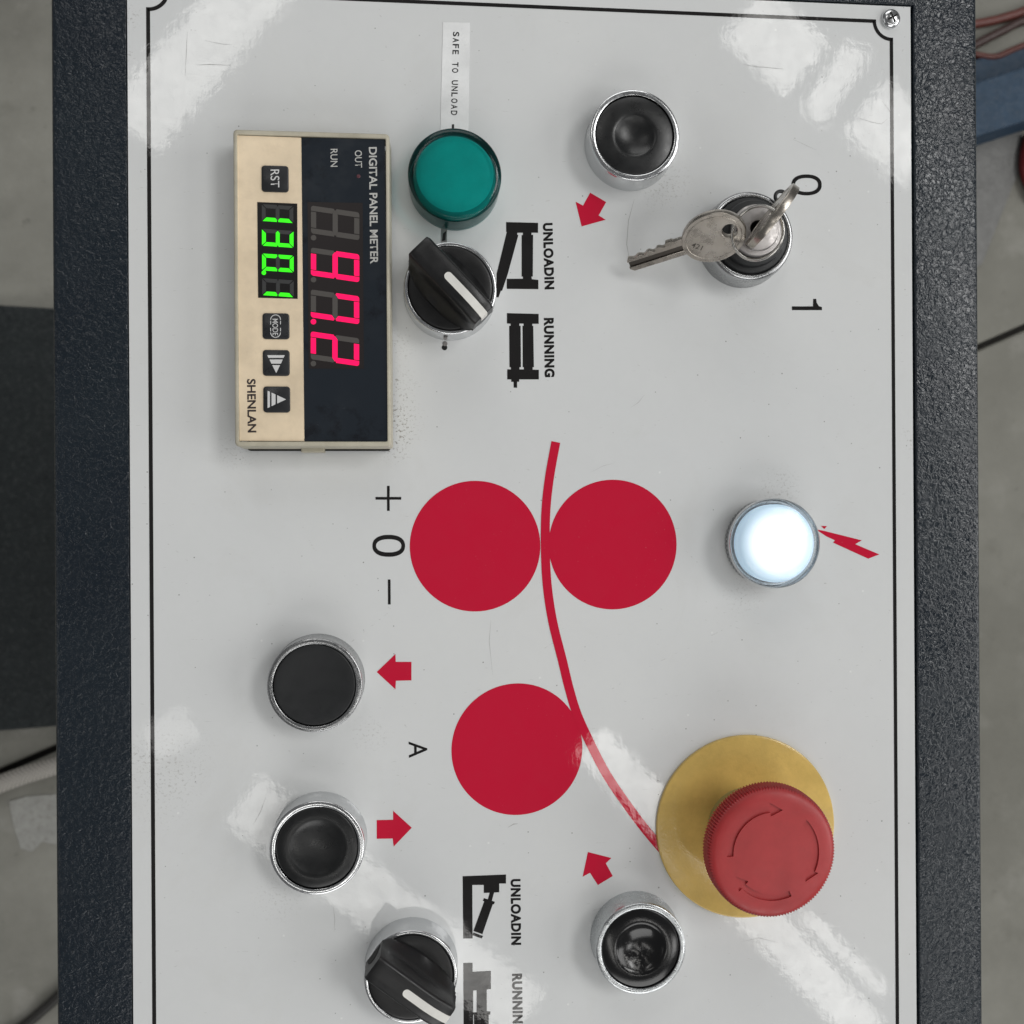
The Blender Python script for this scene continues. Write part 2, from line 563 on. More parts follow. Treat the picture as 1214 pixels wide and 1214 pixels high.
# right-hand side: blue channel, grey flat piece, cables
blue = plastic('blue_enamel', (0.010, 0.036, 0.072), 0.6, 0.2, (0.02, 0.035, 0.055), 0.5)
b0, b1 = U(1120, 120, FZ + 60), U(1300, 62, FZ + 60)
bd = (b1 - b0).normalized()
bn = Vector((-bd.y, bd.x, 0))
def strip(o0, o1, z0, z1):
    P = [b0 + bn * o0, b1 + bd * 0.2 + bn * o0, b1 + bd * 0.2 + bn * o1, b0 + bn * o1]
    return prism([(p.x, p.y) for p in P], z0, z1, 1.5)
S = 1.0 / 1000
be = empty('blue_channel', (b0.x, b0.y, FZ * MM), 'blue painted steel channel on the floor beside the red cables', 'beam')
mesh('top_flange', strip(-0.053, 0.010, FZ + 54, FZ + 60), blue, be)
mesh('web', strip(-0.0530, -0.045, FZ, FZ + 53.8), blue, be)
mesh('bottom_flange', strip(-0.044, 0.052, FZ + 0.5, FZ + 7), blue, be)
gs = [U(*p, FZ + 3) for p in ((1120, 175), (1212, 150), (1214, 195), (1202, 218), (1165, 312), (1120, 345))]  # outline of a thin flat grey polygon on the floor
tag(mesh('grey_flat_piece', prism([(p.x, p.y) for p in gs], FZ, FZ + 3, 0.8), plastic('flat_grey', (0.13, 0.13, 0.125), 0.5, 0.2, (0.07, 0.07, 0.065), 0.5), None, origin=gs[0]), 'thin grey flat piece on the floor beside the blue channel', 'sheet')
red_s = plastic('red_cable_sheath', (0.10, 0.02, 0.013), 0.45)
dk_s = plastic('brown_cable_sheath', (0.035, 0.012, 0.009), 0.45)
g = 'cables on the floor right of the console'
for pts, r, mm, nm, lb in (
        (((1110, 36), (1165, 27), (1190, 21), (1216, 12), (1260, -10)), 0.0055, red_s, 'red_cable', 'rust red cable, topmost of the cables above the blue channel'),
        (((1120, 72), (1166, 48), (1190, 36), (1216, 24), (1270, 14)), 0.0055, dk_s, 'brown_cable', 'dark brown cable running between two red cables'),
        (((1110, 56), (1160, 66), (1180, 68), (1200, 60), (1230, 48)), 0.0045, red_s, 'red_cable', 'rust red cable curving against the blue channel')):
    P = [U(*p, FZ + r * 1000) for p in pts]
    tag(mesh(nm, tube(P, r), mm, None, 60, origin=P[2]), lb, 'cable', g)
P = [U(1222, 160, FZ + 9), U(1217, 180, FZ + 9), U(1217, 205, FZ + 9), U(1230, 235, FZ + 9)]
tag(mesh('red_hose', tube(P, 0.008), plastic('red_hose_rubber', (0.16, 0.012, 0.014), 0.4), None, 60, origin=P[1]), 'short bright red hose beside the grey flat piece', 'hose')

# ------------------------------------------------------------------ the console: body, frame, plate with its print
XL, XR, YT, YB = -119.6, 135.6, 169.1, -262.0      # plate, mm
FXL, FXR, FYT, FYB = -143.0, 159.7, 192.0, -286.0  # frame
con = empty('control_console', (0.008, -0.045, FZ * MM), 'dark hammered enamel console with a light grey control plate', 'console')

def ring_loops(loops):
    """rectangular rings joined in order; each (x0, x1, y0, y1, z) in mm"""
    V, Fc = [], []
    for (x0, x1, y0, y1, z) in loops:
        V += [(x0 * MM, y0 * MM, z * MM), (x1 * MM, y0 * MM, z * MM), (x1 * MM, y1 * MM, z * MM), (x0 * MM, y1 * MM, z * MM)]
    for j in range(len(loops) - 1):
        for i in range(4):
            k = (i + 1) % 4
            Fc.append((j * 4 + i, j * 4 + k, (j + 1) * 4 + k, (j + 1) * 4 + i))
    return V, Fc
def off(d, z, base=(FXL, FXR, FYB, FYT)):
    return (base[0] + d, base[1] - d, base[2] + d, base[3] - d, z)
inner = (XL - 0.35, XR + 1.25, YB - 0.5, YT + 0.8)
FT = -0.3
lp = [off(0, -30)]
for a in range(0, 91, 15):
    s_, c_ = math.sin(math.radians(a)), math.cos(math.radians(a))
    lp.append(off(2.2 * (1 - c_), FT - 2.2 * (1 - s_)))
for a in range(90, -1, -30):
    s_, c_ = math.sin(math.radians(a)), math.cos(math.radians(a))
    lp.append(off(-0.6 * (1 - c_), FT - 0.6 * (1 - s_), inner))
lp.append(off(0, -5.0, inner))
frame = mesh('frame', ring_loops(lp), M_frame, con, 40)
body = mesh('cabinet_body', join(ring_loops([off(3, -5.2), off(3, FZ)]), ([(x * MM, y * MM, -5.2 * MM) for x, y in ((FXL + 3, FYB + 3), (FXR - 3, FYB + 3), (FXR - 3, FYT - 3), (FXL + 3, FYT - 3))], [(0, 1, 2, 3)])), M_frame, con)
plate = mesh('panel_plate', prism([(XL * MM, YB * MM), (XR * MM, YB * MM), (XR * MM, YT * MM), (XL * MM, YT * MM)], -1.8, 0, 0.12), M_plate, con)
ZP = 0.06     # print height, mm

# border line with notched corners (world mm, closed double outline)
bx0, bx1, by0, by1, nr = -113.2, 128.8, -256.0, 163.7, 5.9
# walk the corners so the outline stays in order: each corner arc is concave
def border2(d):
    x0, x1, y0, y1 = bx0 + d, bx1 - d, by0 + d, by1 - d
    R = nr + d
    out = []
    for cx, cy, angs in ((bx0, by1, (-90, 0)), (bx1, by1, (180, 270)), (bx1, by0, (90, 180)), (bx0, by0, (0, 90))):
        for i in range(13):
            a = math.radians(angs[0] + (angs[1] - angs[0]) * i / 12)
            x, y = cx + R * math.cos(a), cy + R * math.sin(a)
            if i == 0:
                out.append((x0, y) if abs(x - cx) < 1e-6 and cx == bx0 else (x1, y) if abs(x - cx) < 1e-6 else (x, y1) if cy == by1 else (x, y0))
            out.append((x, y))
            if i == 12:
                out.append((x0, y) if abs(x - cx) < 1e-6 and cx == bx0 else (x1, y) if abs(x - cx) < 1e-6 else (x, y1) if cy == by1 else (x, y0))
    return out
bo, bi = border2(-0.6), border2(0.6)
nb = len(bo)
V = [(x * MM, y * MM, ZP * MM) for x, y in bo + bi]
mesh('border_line', (V, [(i, (i + 1) % nb, nb + (i + 1) % nb, nb + i) for i in range(nb)]), M_black, plate)

def disc(px, py, r):
    c = U(px, py, ZP)
    a, b = U(px - r, py, ZP), U(px + r, py, ZP)
    rr = (b - a).length / 2
    n = 120
    return [(c.x + rr * math.cos(2 * math.pi * i / n), c.y + rr * math.sin(2 * math.pi * i / n), c.z) for i in range(n)], [tuple(range(n))]
for cx, cy, r in ((563.7, 647.5, 77.4), (726.8, 645.6, 75.8), (613.3, 888.2, 77.6)):
    mesh('printed_roller', disc(cx, cy, r), M_red, plate)
cl = [(659, 524), (651.6, 565), (647.3, 604), (646.5, 648), (648.7, 693), (655.3, 737), (666.5, 782), (674.5, 815), (684.3, 847), (700, 881.5), (719, 918), (744, 955), (769, 988), (795, 1018)]
ZS = ZP + 0.05
P = [U(*p, ZS) for p in cl]
path = []
for i in range(len(P) - 1):
    p0, p1, p2, p3 = P[max(i - 1, 0)], P[i], P[i + 1], P[min(i + 2, len(P) - 1)]
    for k in range(6):
        t = k / 6
        path.append(0.5 * ((2 * p1) + (p2 - p0) * t + (2 * p0 - 5 * p1 + 4 * p2 - p3) * t * t + (3 * p1 - p0 - 3 * p2 + p3) * t ** 3))
path.append(P[-1])
V = []
for i, p in enumerate(path):
    t = (path[min(i + 1, len(path) - 1)] - path[max(i - 1, 0)]).normalized()
    nrm = Vector((-t.y, t.x, 0)) * 0.00146
    V += [p + nrm, p - nrm]
mesh('printed_strip', (V, [(2 * i, 2 * i + 1, 2 * i + 3, 2 * i + 2) for i in range(len(path) - 1)]), M_red, plate)

for pts in (sc([(250, 385), (430, 480), (600, 170), (985, 395), (805, 715), (970, 820), (395, 980)], 670, 220, 20.23),
            sc([(890, 405), (1025, 275), (1027, 332), (1140, 332), (1140, 465), (1028, 468), (1025, 530)], 300, 730, 6.07),
            sc([(1142, 372), (1008, 250), (1008, 315), (890, 317), (890, 452), (1005, 450), (1012, 508)], 300, 920, 6.07),
            sc([(103, 122), (272, 165), (232, 203), (282, 295), (175, 360), (118, 272), (65, 300)], 680, 990, 6.07)):
    mesh('printed_arrow', pxpoly(pts, ZP), M_red, plate)
mesh('printed_lightning_bolt', join(pxpoly(sc([(700, 372), (765, 385), (1003, 445), (960, 470), (1118, 537), (1045, 565), (815, 460), (828, 445), (770, 418)], 840, 560, 5.52), ZP),
     pxpoly(sc([(735, 350), (775, 352), (758, 371)], 840, 560, 5.52), ZP)), M_red, plate)

def pic(polys, ox, oy, s):
    return join(*[pxpoly(sc(p, ox, oy, s), ZP + 0.004 * i) for i, p in enumerate(polys)])
mesh('printed_open_press_symbol', pic([
    [(53, 70), (253, 75), (253, 137), (212, 137), (212, 150), (222, 150), (220, 410), (212, 412), (214, 428), (255, 432), (255, 490), (57, 488), (57, 425), (158, 425), (158, 411), (150, 411), (150, 152), (158, 151), (158, 137), (123, 137), (123, 150), (130, 151), (62, 400), (28, 500), (20, 500), (6, 541), (-8, 541), (-7, 395), (57, 132), (53, 130)],
    ], 590, 250, 5.28), M_black, plate)
mesh('printed_closed_press_symbol', pic([
    [(58, 640), (257, 645), (257, 707), (217, 707), (217, 719), (223, 720), (227, 978), (219, 979), (219, 994), (258, 995), (258, 1055), (135, 1055), (135, 1070), (122, 1070), (122, 1107), (100, 1107), (100, 1070), (85, 1070), (85, 1055), (60, 1055), (60, 992), (83, 992), (83, 979), (74, 978), (72, 720), (81, 719), (81, 706), (58, 705)]], 590, 250, 5.28), M_black, plate)
mesh('printed_symbol_gap', pic([[(144, 719), (155, 719), (156, 979), (146, 979)], [(136, 706), (162, 706), (162, 719), (136, 719)], [(137, 979), (163, 979), (163, 992), (137, 992)]], 590, 250, 5.28), M_plate, plate).location.z = 0.00003
mesh('printed_cylinder_symbol', pic([
    [(53, 118), (375, 105), (375, 172), (325, 172), (325, 237), (210, 242), (210, 182), (125, 183), (127, 580), (57, 580)],
    [(255, 236), (288, 234), (270, 300), (240, 290)],
    [(212, 280), (293, 308), (285, 327), (203, 300)],
    [(215, 300), (278, 322), (200, 548), (133, 524)],
    [(133, 535), (205, 562), (194, 580), (126, 556)]], 540, 1020, 6.26), M_black, plate)
mesh('printed_cylinder_symbol', pic([
    [(58, 762), (127, 760), (127, 828), (263, 820), (263, 955), (232, 958), (232, 1120), (260, 1122), (258, 1145), (246, 1146), (250, 1500), (141, 1500), (137, 1150), (131, 1140), (131, 1128), (157, 1128), (157, 965), (131, 965), (131, 1150), (134, 1500), (62, 1500)]], 540, 1020, 6.26), M_black, plate)

text('printed_text', 'UNLOADIN', (643.4, 264.5), (645.6, 343.2), 11.8, ZP, M_black, plate, bold=0.05, space=1.12)
text('printed_text', 'RUNNING', (644.6, 377), (645.6, 447.3), 12, ZP, M_black, plate, bold=0.05, space=1.12)
text('printed_text', 'UNLOADIN', (605.2, 1042.2), (606, 1120.4), 12, ZP, M_black, plate, bold=0.048, space=1.12)
text('printed_text', 'RUNNING', (606.9, 1154.5), (608, 1225), 12.2, ZP, M_black, plate, bold=0.048, space=1.12)
mesh('printed_plus', join(pxpoly([(458.8, 576), (462, 576), (462, 605.6), (458.8, 605.6)], ZP), pxpoly([(445.2, 589.2), (475.7, 589.2), (475.7, 592.4), (445.2, 592.4)], ZP + 0.01)), M_black, plate)
mesh('printed_minus', pxpoly([(459.8, 687), (463, 687), (463.2, 716.6), (460, 716.6)], ZP), M_black, plate)
def zero(cx, cy, a, b, sx, sy, ex=2.3, z=ZP):
    n = 64
    V = []
    for k in (0, 1):
        for i in range(n):
            t = 2 * math.pi * i / n
            c, s = math.cos(t), math.sin(t)
            aa, bb = a - k * sx, b - k * sy
            V.append(U(cx + aa * math.copysign(abs(c) ** (2 / ex), c), cy + bb * math.copysign(abs(s) ** (2 / ex), s), z))
    return V, [(i, (i + 1) % n, n + (i + 1) % n, n + i) for i in range(n)]
mesh('printed_zero', zero(460.9, 647.1, 19.4, 13, 4.4, 5.2), M_black, plate)
mesh('printed_zero', zero(956.2, 219.2, 18, 12.4, 4.4, 4.2), M_black, plate)
mesh('printed_one', pxpoly(sc([(60, 1100), (228, 1100), (230, 1040), (254, 1040), (258, 1070), (275, 1098), (300, 1106), (300, 1130), (60, 1130)], 930, 200, 6.74), ZP), M_black, plate)
text('printed_text', 'A', (484.4, 879.2), (484.8, 898.6), 22, ZP, M_black, plate, bold=0.004)
# two small drilled marks by the rotary switch
mesh('drilled_hole', lathe([(0.9, 0.04), (0.75, 0.05), (0.2, 0.05)], 20, c=U(527, 412, 0)), M_hole, plate)
mesh('drilled_hole', lathe([(0.8, 0.04), (0.65, 0.05), (0.2, 0.05)], 20, c=U(527.5, 407.5, 0)), M_lock, plate).location.z = 0.00003
mesh('locating_notch', prism([(p.x, p.y) for p in (U(523, 268), U(530, 268), U(530, 287), U(523, 287))], 0, 0.12), M_lock, plate)
mesh('locating_notch', prism([(p.x, p.y) for p in (U(525, 277), U(529, 274), U(528, 285), U(524, 286))], 0.1, 0.2), M_hole, plate)

# hairline scratches and scuffs in the lacquer
M_scr = mat('scratch', (0.42, 0.42, 0.41), 0.5)
def scratch(pts, w):
    P = [U(*p, 0.03) for p in pts]
    V = []
    for i, p in enumerate(P):
        t = (P[min(i + 1, len(P) - 1)] - P[max(i - 1, 0)]).normalized()
        ww = w * MM / 2 * (1.0 if 0 < i < len(P) - 1 else 0.25)
        V += [p + Vector((-t.y, t.x, 0)) * ww, p - Vector((-t.y, t.x, 0)) * ww]
    mesh('scratch', (V, [(2 * i, 2 * i + 1, 2 * i + 3, 2 * i + 2) for i in range(len(P) - 1)]), M_scr, plate)
for pts, w in ((((233, 77), (250, 76.5), (274, 77.5)), 0.22), (((222, 38), (221, 60), (219.5, 90)), 0.16), (((243, 48), (262, 52), (275, 53)), 0.12),
               (((880, 76), (895, 79), (910, 80), (929, 82)), 0.18), (((1018, 140), (1034, 145), (1045, 147), (1052, 141)), 0.15), (((940, 165), (955, 172), (968, 178)), 0.12),
               (((752, 236), (745, 262), (743, 290), (747, 312)), 0.22), (((582, 735), (580, 760), (584, 800)), 0.13), (((748, 483), (757, 477), (764, 468)), 0.13),
               (((602, 981), (609, 977), (614, 976.5)), 0.3), (((315, 945), (309, 962), (300, 978)), 0.16), (((1046, 120), (1055, 132), (1060, 150)), 0.12),
               (((395, 1075), (397, 1090), (396, 1105)), 0.15), (((880, 1116), (900, 1112), (924, 1118)), 0.12), (((700, 560), (716, 552), (729, 549)), 0.08)):
    scratch(pts, w)

# ------------------------------------------------------------------ panel screw
def screw(px, py):
    c = U(px, py, 1.5)
    c = Vector((c.x, c.y, 0))
    t = empty('panel_screw', c, 'small cross-head screw in the notched corner of the plate', 'screw')
    bm = bmesh.new()
    prof = [(3.2, -0.2), (3.25, 0.35), (3.15, 0.8), (2.8, 1.3), (2.2, 1.65), (1.3, 1.85), (0.2, 1.9)]
    o = mesh('head', lathe(prof, 48, c=c), M_chrome, t, 35)
    a = math.radians(28)
    V = []
    parts = []
    for k in range(2):
        an = a + k * math.pi / 2
        d, n = Vector((math.cos(an), math.sin(an), 0)), Vector((-math.sin(an), math.cos(an), 0))
        q = [c + d * 0.0018 + n * 0.00034, c - d * 0.0018 + n * 0.00034, c - d * 0.0018 - n * 0.00034, c + d * 0.0018 - n * 0.00034]
        parts.append(prism([(p.x, p.y) for p in q], 1.2, 1.90 + 0.03 * k))
    mesh('cross_recess', join(*parts), M_hole, t)
screw(1058, 20.5)

# ------------------------------------------------------------------ push buttons
def axis(px, py, z):
    p = U(px, py, z)
    return Vector((p.x, p.y, 0))

def push_button(px, py, label, ring_mat, cap_mat, dish=1.3, dish_r=9.0, lip=0.15):
    H = 9.0
    c = axis(px, py, H)
    t = empty('push_button', c, label, 'button', 'round push buttons on the plate')
    prof = [(14.75, -0.3), (14.75, 0.5), (14.6, 0.9), (14.55, 7.6), (14.5, 8.5), (14.38, 8.82), (14.18, 8.95), (13.6, 9.0), (12.95, 9.0), (12.75, 8.9), (12.7, 8.5), (12.7, 5.5)]
    mesh('bezel', lathe(prof, 128, c=c), ring_mat, t, 50)
    cap = [(12.55, 5.5), (12.55, 8.1), (12.4, 8.45), (12.1, 8.6)]
    cap.append((dish_r + 0.9, 8.6 + lip))
    for i in range(0, 13):
        r = dish_r * (1 - i / 12)
        d = dish * (1 - (r / dish_r) ** 2)
        k = min(1.0, i / 2.5)
        cap.append((max(r, 0.05), 8.6 + lip * (1 - k) - d))
    mesh('cap', lathe(cap, 96, c=c), cap_mat, t, 60)
    return t
M_cap_dusty = plastic('dusty_black_plastic', (0.009, 0.009, 0.010), 0.16, 0.3, (0.20, 0.195, 0.185), 0.0)
N = NT(M_cap_dusty)
ec = axis(760, 1125, 9)
dm = N.math('MULTIPLY', N.ramp(N.noise(650, 5, 0.75), 0.5, 0.72), N.blob((ec.x - 0.0022, ec.y - 0.0036, 0.0072), 0.0058))
N.set('Base Color', N.mix(N.math('MULTIPLY', dm, 0.8), (0.006, 0.006, 0.0065), (0.36, 0.355, 0.34)))
N.set('Roughness', N.ramp(dm, 0, 0.5, 0.16, 0.6))
push_button(752.8, 160, 'black push button with shallow dish above a red arrow, beside the keys', M_chrome, M_cap, 1.6, 6.6, 0.1)
push_button(373, 812.5, 'black push button with nearly flat matte cap beside the printed letter A', M_chrome_dark, M_cap_matte, 0.5, 11.0, 0.0)
push_button(375.7, 1005.5, 'black push button with bright white chrome ring, above the bottom rotary switch', M_chrome, M_cap, 1.2, 8.8, 0.2)
push_button(760, 1125, 'dusty black push button with worn ring beside the yellow emergency stop', M_chrome_worn, M_cap_dusty, 2.2, 8.0, 0.3)

# ------------------------------------------------------------------ rotary switches
def rotary(px, py, ang, label):
    H = 9.0
    c = axis(px, py, H)
    t = empty('rotary_switch', c, label, 'switch', 'black rotary switches with white pointers')
    prof = [(14.75, -0.3), (14.75, 0.5), (14.6, 0.9), (14.55, 7.8), (14.48, 8.5), (14.35, 8.82), (14.15, 8.95), (13.5, 9.0), (13.3, 8.9), (13.25, 8.5), (13.25, 5.5)]
    mesh('bezel', lathe(prof, 128, c=c), M_chrome, t, 50)
    k = t
    mesh('knob_disc', lathe([(13.15, 5.5), (13.15, 8.6), (12.9, 9.1), (12.3, 9.3), (9, 9.0), (5, 8.7), (0.1, 8.7)], 96, c=c), M_knob, t, 40)
    # lofted grip
    us = [-14.2, -14.0, -13.2, -11, -8, -4, 0, 4, 8, 11, 13.0, 14.0, 14.3]
    V, Fc = [], []
    n = 16
    for u in us:
        e = min(1.0, (14.9 - abs(u)) / 1.6) ** 0.5
        fl = max(0.0, 1 - (abs(u) / 13.6) ** 2) ** 0.5
        wb = 4.4 + 4.2 * fl
        wm = 4.3 + 1.2 * fl
        top = 20.2 if u < 6 else 20.2 - 0.06 * (u - 6) ** 1.6
        hw = 4.25 * (0.82 + 0.18 * e)
        zt = 9.0 + (top - 9.0) * (0.9 + 0.1 * e)
        zb = 7.4 if abs(u) < 12.4 else 9.3
        pr = [(wb, zb), (wb * 0.92, 9.9), (wm, 11.6), (hw, 14.2), (hw - 0.1, zt - 1.0), (hw - 0.4, zt - 0.35), (hw - 1.0, zt), (1.2, zt + 0.05)]
        for v, z in pr + [(-a, b) for a, b in reversed(pr)]:
            V.append((u * MM, v * MM, z * MM))
    m_ = len(us)
    for i in range(m_ - 1):
        for j in range(n):
            q = (j + 1) % n
            Fc.append((i * n + j, i * n + q, (i + 1) * n + q, (i + 1) * n + j))
    Fc.append(tuple(range(n)))
    Fc.append(tuple((m_ - 1) * n + j for j in range(n)))
    Mx = Matrix.Translation(c) @ Matrix.Rotation(math.radians(ang), 4, 'Z')
    grip = mesh('grip', (V, Fc), M_knob, t, 38, M=Mx)
    hv_ = [(-14.33, 3.1 * math.cos(math.radians(a)), 10.2 + 5.2 * math.sin(math.radians(a))) for a in range(0, 181, 15)]
    mesh('grip_hollow', ([(u * MM, v * MM, z * MM) for u, v, z in hv_] + [((u + 0.25) * MM, v * MM, z * MM) for u, v, z in hv_],
         [tuple(range(13))] + [(i, i + 1, 14 + i, 13 + i) for i in range(12)]), M_hole, grip, M=Mx)
    # white pointer let into the crest, folding over the end
    st = []
    for u, z in ((-1.2, 20.31), (3, 20.31), (6, 20.31), (9, 19.98), (11, 19.52), (13.0, 19.02), (14.05, 18.55), (14.42, 18.1), (14.55, 17.0), (14.58, 15.0)):
        st.append((u, z))
    V = []
    for u, z in st:
        V += [(u * MM, 1.25 * MM, z * MM), (u * MM, -1.25 * MM, z * MM), (u * MM, -1.25 * MM, (z - 0.5) * MM), (u * MM, 1.25 * MM, (z - 0.5) * MM)]
    Fc = []
    for i in range(len(st) - 1):
        for j in range(4):
            q = (j + 1) % 4
            Fc.append((i * 4 + j, i * 4 + q, (i + 1) * 4 + q, (i + 1) * 4 + j))
    Fc.append((0, 1, 2, 3))
    Fc.append(tuple((len(st) - 1) * 4 + j for j in range(4)))
    # rounded start
    arc = [(-1.2, 1.25)] + [(-1.2 - 1.25 * math.sin(math.radians(a)), 1.25 * math.cos(math.radians(a))) for a in range(20, 180, 20)] + [(-1.2, -1.25)]
    base = len(V)
    V2 = [(u * MM, v * MM, 20.31 * MM) for u, v in arc] + [(u * MM, v * MM, 20.0 * MM) for u, v in arc]
    na = len(arc)
    F2 = [tuple(range(na))] + [(i, i + 1, na + i + 1, na + i) for i in range(na - 1)]
    mesh('pointer', join((V, Fc), (V2, F2)), M_white, grip, M=Mx)
    return t
rotary(534, 341.5, -46, 'black rotary switch with white pointer directly below the green lamp')
rotary(487, 1158.5, -38, 'black rotary switch with white pointer below the white-ringed push button')

# ------------------------------------------------------------------ green indicator lamp
def thin_shell(name, tint, rough, fres=1.45, mixmax=1.0):
    m = bpy.data.materials.new(name)
    m.use_nodes = True
    t = m.node_tree
    t.nodes.remove(t.nodes['Principled BSDF'])
    tr = t.nodes.new('ShaderNodeBsdfTransparent')
    tr.inputs[0].default_value = (*tint, 1)
    gl = t.nodes.new('ShaderNodeBsdfGlossy')
    gl.inputs['Roughness'].default_value = rough
    fr = t.nodes.new('ShaderNodeFresnel')
    fr.inputs[0].default_value = fres
    mx = t.nodes.new('ShaderNodeMixShader')
    nz = t.nodes.new('ShaderNodeTexNoise')
    nz.inputs['Scale'].default_value = 600
    bp = t.nodes.new('ShaderNodeBump')
    bp.inputs['Strength'].default_value = 0.1
    bp.inputs['Distance'].default_value = 0.00005
    t.links.new(nz.outputs['Fac'], bp.inputs['Height'])
    t.links.new(bp.outputs['Normal'], gl.inputs['Normal'])
    t.links.new(fr.outputs[0], mx.inputs[0])
    t.links.new(tr.outputs[0], mx.inputs[1])
    t.links.new(gl.outputs[0], mx.inputs[2])
    t.links.new(mx.outputs[0], t.nodes['Material Output'].inputs[0])
    return m
c = axis(539.4, 206, 10.5)
t = empty('green_lamp', c, 'green indicator lamp with smooth lens below the white tape strip', 'lamp')
mesh('collar', lathe([(14.5, -0.3), (14.5, 1.0), (14.0, 1.3), (13.2, 1.4), (0.1, 1.4)], 96, c=c), plastic('dark_green_collar', (0.12, 0.24, 0.24), 0.4), t, 40)
mesh('diffuser', lathe([(11.0, 1.4), (12.9, 5.0), (12.9, 7.0), (12.5, 8.4), (11.6, 9.3), (10.2, 9.8), (8, 10.0), (4, 10.05), (0.1, 10.1)], 96, c=c), plastic('teal_diffuser', (0.001, 0.50, 0.45), 0.6, 0.1), t, 40)
mesh('lens_side', lathe([(14.55, 1.05), (14.6, 4), (14.6, 8.8), (14.55, 9.3)], 96, c=c), thin_shell('green_lens_side', (0.58, 0.82, 0.82), 0.12, 1.4), t, 60)
mesh('lens_rim', lathe([(14.55, 9.3), (14.35, 9.9), (13.9, 10.35), (12.7, 10.6), (12.0, 10.65)], 96, c=c), thin_shell('green_lens_rim', (0.15, 0.48, 0.48), 0.12, 1.4), t, 60)
mesh('lens_face', lathe([(12.0, 10.65), (8, 10.85), (0.1, 10.95)], 96, c=c), thin_shell('green_lens_face', (0.40, 0.92, 0.92), 0.12, 1.4), t, 60)

# ------------------------------------------------------------------ lit white lamp
c = axis(923.0, 644.5, 11.0)
t = empty('white_lamp', c, 'glowing white indicator lamp beside the red lightning bolt', 'lamp')
def knurl(j, i, r):
    return r + (0.18 if (i % 4) < 2 else -0.12) if 1 <= j <= 3 else r
mesh('knurled_collar', lathe([(13.6, -0.3), (14.0, 0.4), (14.0, 3.2), (14.0, 3.4), (13.3, 3.6), (12.5, 3.7)], 240, knurl, c=c), M_chrome_dark, t, 25)
mesh('collar_ring', lathe([(13.2, 3.5), (14.3, 3.7), (14.5, 4.2), (14.5, 5.6), (14.2, 6.0), (13.0, 6.1)], 96, c=c), M_chrome, t, 40)
mw = mat('lit_white_diffuser', (0.75, 0.8, 0.85), 0.4)
N = NT(mw)
d = N.n('ShaderNodeVectorMath'); d.operation = 'DISTANCE'
d.inputs[1].default_value = (c.x, c.y, 0.0115)
N.link(N.pos, d.inputs[0])
N.set('Emission Color', N.mix(N.ramp(d.outputs['Value'], 0.0075, 0.0125), (1.0, 1.0, 1.0), (0.62, 0.80, 0.93)))
N.set('Emission Strength', N.ramp(d.outputs['Value'], 0.006, 0.0122, 1.25, 0.5))
mesh('diffuser', lathe([(12.6, 5.0), (12.6, 8.6), (12.3, 9.4), (11.3, 10.1), (8, 10.8), (4, 11.1), (0.1, 11.2)], 96, c=c), mw, t, 40)
mesh('lens', lathe([(14.35, 6.05), (14.5, 8.2), (14.3, 9.6), (13.6, 10.6), (12.2, 11.3), (8, 11.9), (4, 12.15), (0.1, 12.2)], 96, c=c), thin_shell('clear_lens_shell', (0.80, 0.86, 0.90), 0.06), t, 60)

# ------------------------------------------------------------------ emergency stop
c = axis(917, 1012, 25.5)
t = empty('emergency_stop', c, 'red mushroom emergency stop button on a round yellow backing plate', 'button')
mesh('backing_plate', lathe([(30.0, 0.0), (30.1, 0.9), (29.9, 1.35), (29.4, 1.5), (20, 1.55), (13, 1.6)], 160, c=c), M_yellow, t, 40)
mesh('collar', lathe([(13.2, 1.5), (13.0, 2.0), (12.8, 11.5), (11.0, 12.5)], 96, c=c), M_yellow_dull, t, 40)
NT_ = 264
def teeth(j, i, r):
    if 2 <= j <= 6:
        return r + (0.3 if i % 2 else -0.25)
    return r
hp_ = [(10.0, 11.5), (15.5, 15.5), (19.3, 18.6), (19.9, 19.2), (19.9, 22.6), (19.8, 23.4), (19.45, 24.2), (18.8, 24.8), (17.8, 25.2), (16.0, 25.42), (9, 25.6), (0.1, 25.7)]
head = mesh('mushroom_head', lathe(hp_, NT_, teeth, c=c), M_estop, t, 30)
# engraved turning arrows, cut into the crown
def arc_arrow(a0, a1, R, w, hw, hl):
    pts = []
    n = 16
    ah = a1 - hl if a1 > a0 else a1 + hl
    for i in range(n + 1):
        a = math.radians(a0 + (ah - a0) * i / n)
        pts.append(((R + w / 2) * math.cos(a), (R + w / 2) * math.sin(a)))
    a = math.radians(ah)
    pts.append(((R + hw / 2) * math.cos(a), (R + hw / 2) * math.sin(a)))
    b = math.radians(a1)
    pts.append((R * math.cos(b), R * math.sin(b)))
    pts.append(((R - hw / 2) * math.cos(a), (R - hw / 2) * math.sin(a)))
    for i in range(n, -1, -1):
        a = math.radians(a0 + (ah - a0) * i / n)
        pts.append(((R - w / 2) * math.cos(a), (R - w / 2) * math.sin(a)))
    return pts
cut = []
for a0, a1 in ((-178, -283), (-317 + 0, -402), (-67, -151)):
    pp = arc_arrow(a0, a1, 13.4, 1.9, 4.2, 17)
    cut.append(prism([(c.x + x * MM, c.y + y * MM) for x, y in pp], 24.95, 28))
cutter = mesh('cutter', join(*cut), None, None)
